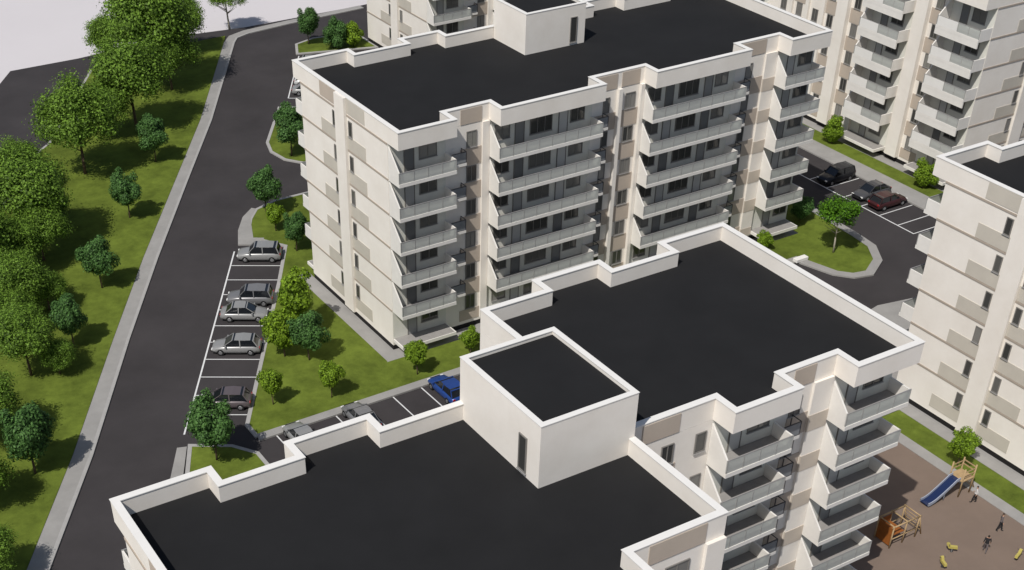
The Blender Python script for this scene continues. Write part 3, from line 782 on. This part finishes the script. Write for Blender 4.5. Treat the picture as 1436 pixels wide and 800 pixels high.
# people
def person(x, y, rz, top, legs, hair, lb, stride=.18, h=1.7):
    k = h / 1.7
    J = {'pel': (0, 0, .92, .13), 'sp': (0, 0, 1.12, .125), 'ch': (0, 0, 1.32, .145), 'nk': (0, 0, 1.46, .055), 'hd': (.01, 0, 1.57, .095), 'ht': (.0, 0, 1.66, .075)}
    E = [('pel', 'sp'), ('sp', 'ch'), ('ch', 'nk'), ('nk', 'hd'), ('hd', 'ht')]
    for s, t in ((-1, '-'), (1, '+')):
        J['hip' + t] = (0, s * .09, .86, .09); J['kn' + t] = (s * stride * .6 + .03, s * .10, .48, .062); J['an' + t] = (s * stride, s * .10, .08, .042); J['to' + t] = (s * stride + .16, s * .11, .04, .035)
        J['sh' + t] = (0, s * .17, 1.39, .06); J['el' + t] = (-s * stride * .5 - .02, s * .24, 1.12, .043); J['wr' + t] = (-s * stride * .6 + .08, s * .25, .90, .033); J['ha' + t] = (-s * stride * .6 + .11, s * .25, .80, .03)
        E += [('pel', 'hip' + t), ('hip' + t, 'kn' + t), ('kn' + t, 'an' + t), ('an' + t, 'to' + t), ('ch', 'sh' + t), ('sh' + t, 'el' + t), ('el' + t, 'wr' + t), ('wr' + t, 'ha' + t)]
    names = list(J); me = bpy.data.meshes.new('tmp')
    me.from_pydata([tuple(c * k for c in J[n][:3]) for n in names], [(names.index(a), names.index(b_)) for a, b_ in E], [])
    tmp = bpy.data.objects.new('tmp', me); COL.objects.link(tmp)
    sk = tmp.modifiers.new('s', 'SKIN'); sv = me.skin_vertices[0].data
    for i, n in enumerate(names): sv[i].radius = (J[n][3] * k, J[n][3] * k)
    sv[0].use_root = True
    ss = tmp.modifiers.new('ss', 'SUBSURF'); ss.levels = 2; ss.render_levels = 2
    dg = bpy.context.evaluated_depsgraph_get(); dg.update()
    m2 = bpy.data.meshes.new_from_object(tmp.evaluated_get(dg))
    bpy.data.objects.remove(tmp)
    m2.name = 'person'
    m2.materials.clear()
    skin = mat('skin', (.42, .25, .17), .6)
    for mm in (top, legs, hair, skin, M_trim): m2.materials.append(mm)
    for f_ in m2.polygons:
        c = f_.center; z = c.z / k; f_.use_smooth = True
        if z > 1.60 or (z > 1.5 and c.x < -.02): f_.material_index = 2
        elif z > 1.44: f_.material_index = 3
        elif z < .08: f_.material_index = 4
        elif abs(c.y) / k > .18 and z < 1.0: f_.material_index = 3
        elif z < .93: f_.material_index = 1
        else: f_.material_index = 0
    o = bpy.data.objects.new('person', m2); COL.objects.link(o)
    o.location = (x, y, .10); o.rotation_euler = (0, 0, rz); tag(o, lb, 'person', 'people on the playground')
blk = mat('black_cloth', (.02, .02, .022), .8); wc = mat('white_cloth', (.6, .58, .56), .8); gc = mat('grey_cloth', (.14, .12, .12), .8); hr = mat('dark_hair', (.02, .015, .012), .6)
person(27.2, -42.5, 2.2, wc, blk, hr, 'person in a pale top and dark trousers near the foot of the play tower', h=1.6)
person(26.1, -45.9, -1.0, gc, blk, hr, 'person in dark clothes by the playground edge kerb', h=1.7)
person(23.2, -47.1, .6, blk, gc, hr, 'person in dark clothes alone in the middle of the brown surface', h=1.65)

# ------------------------------------------------------------------ light, sky, camera
sdir = Vector((-.66, -.36, 1)).normalized()
sun = bpy.data.lights.new('sun', 'SUN'); sun.energy = 3.7; sun.angle = R(.5); sun.color = (1, .965, .915)
so = bpy.data.objects.new('sun', sun); COL.objects.link(so); so.rotation_euler = sdir.to_track_quat('Z', 'Y').to_euler(); so.location = sdir * 200
w = bpy.data.worlds.new('World'); scene.world = w; w.use_nodes = True
nt = w.node_tree; bg = nt.nodes['Background']; sky = nt.nodes.new('ShaderNodeTexSky'); sky.sky_type = 'NISHITA'
sky.sun_disc = False; sky.sun_elevation = math.asin(sdir.z); sky.sun_rotation = math.atan2(sdir.x, sdir.y) % (2 * math.pi)
sky.air_density = 1.0; sky.dust_density = 1.5
nt.links.new(sky.outputs['Color'], bg.inputs['Color']); bg.inputs['Strength'].default_value = .07
cam = bpy.data.cameras.new('camera'); co = bpy.data.objects.new('camera', cam); COL.objects.link(co)
cam.sensor_width = 36; cam.lens = 1872.13 / 1436 * 36; cam.clip_end = 5000; cam.clip_start = .5
cam.shift_x = (718 - 630.06) / 1436; cam.shift_y = (768.5 - 400) / 1436
co.location = (-49.277, -91.214, 62.8); co.rotation_euler = (R(90 - 39.6063), 0, R(-31.1419))
scene.camera = co
vs = scene.view_settings; vs.view_transform = 'Standard'; vs.look = 'None'; vs.exposure = 0; vs.gamma = 1; vs.use_curve_mapping = False
scene.cycles.max_bounces = 8
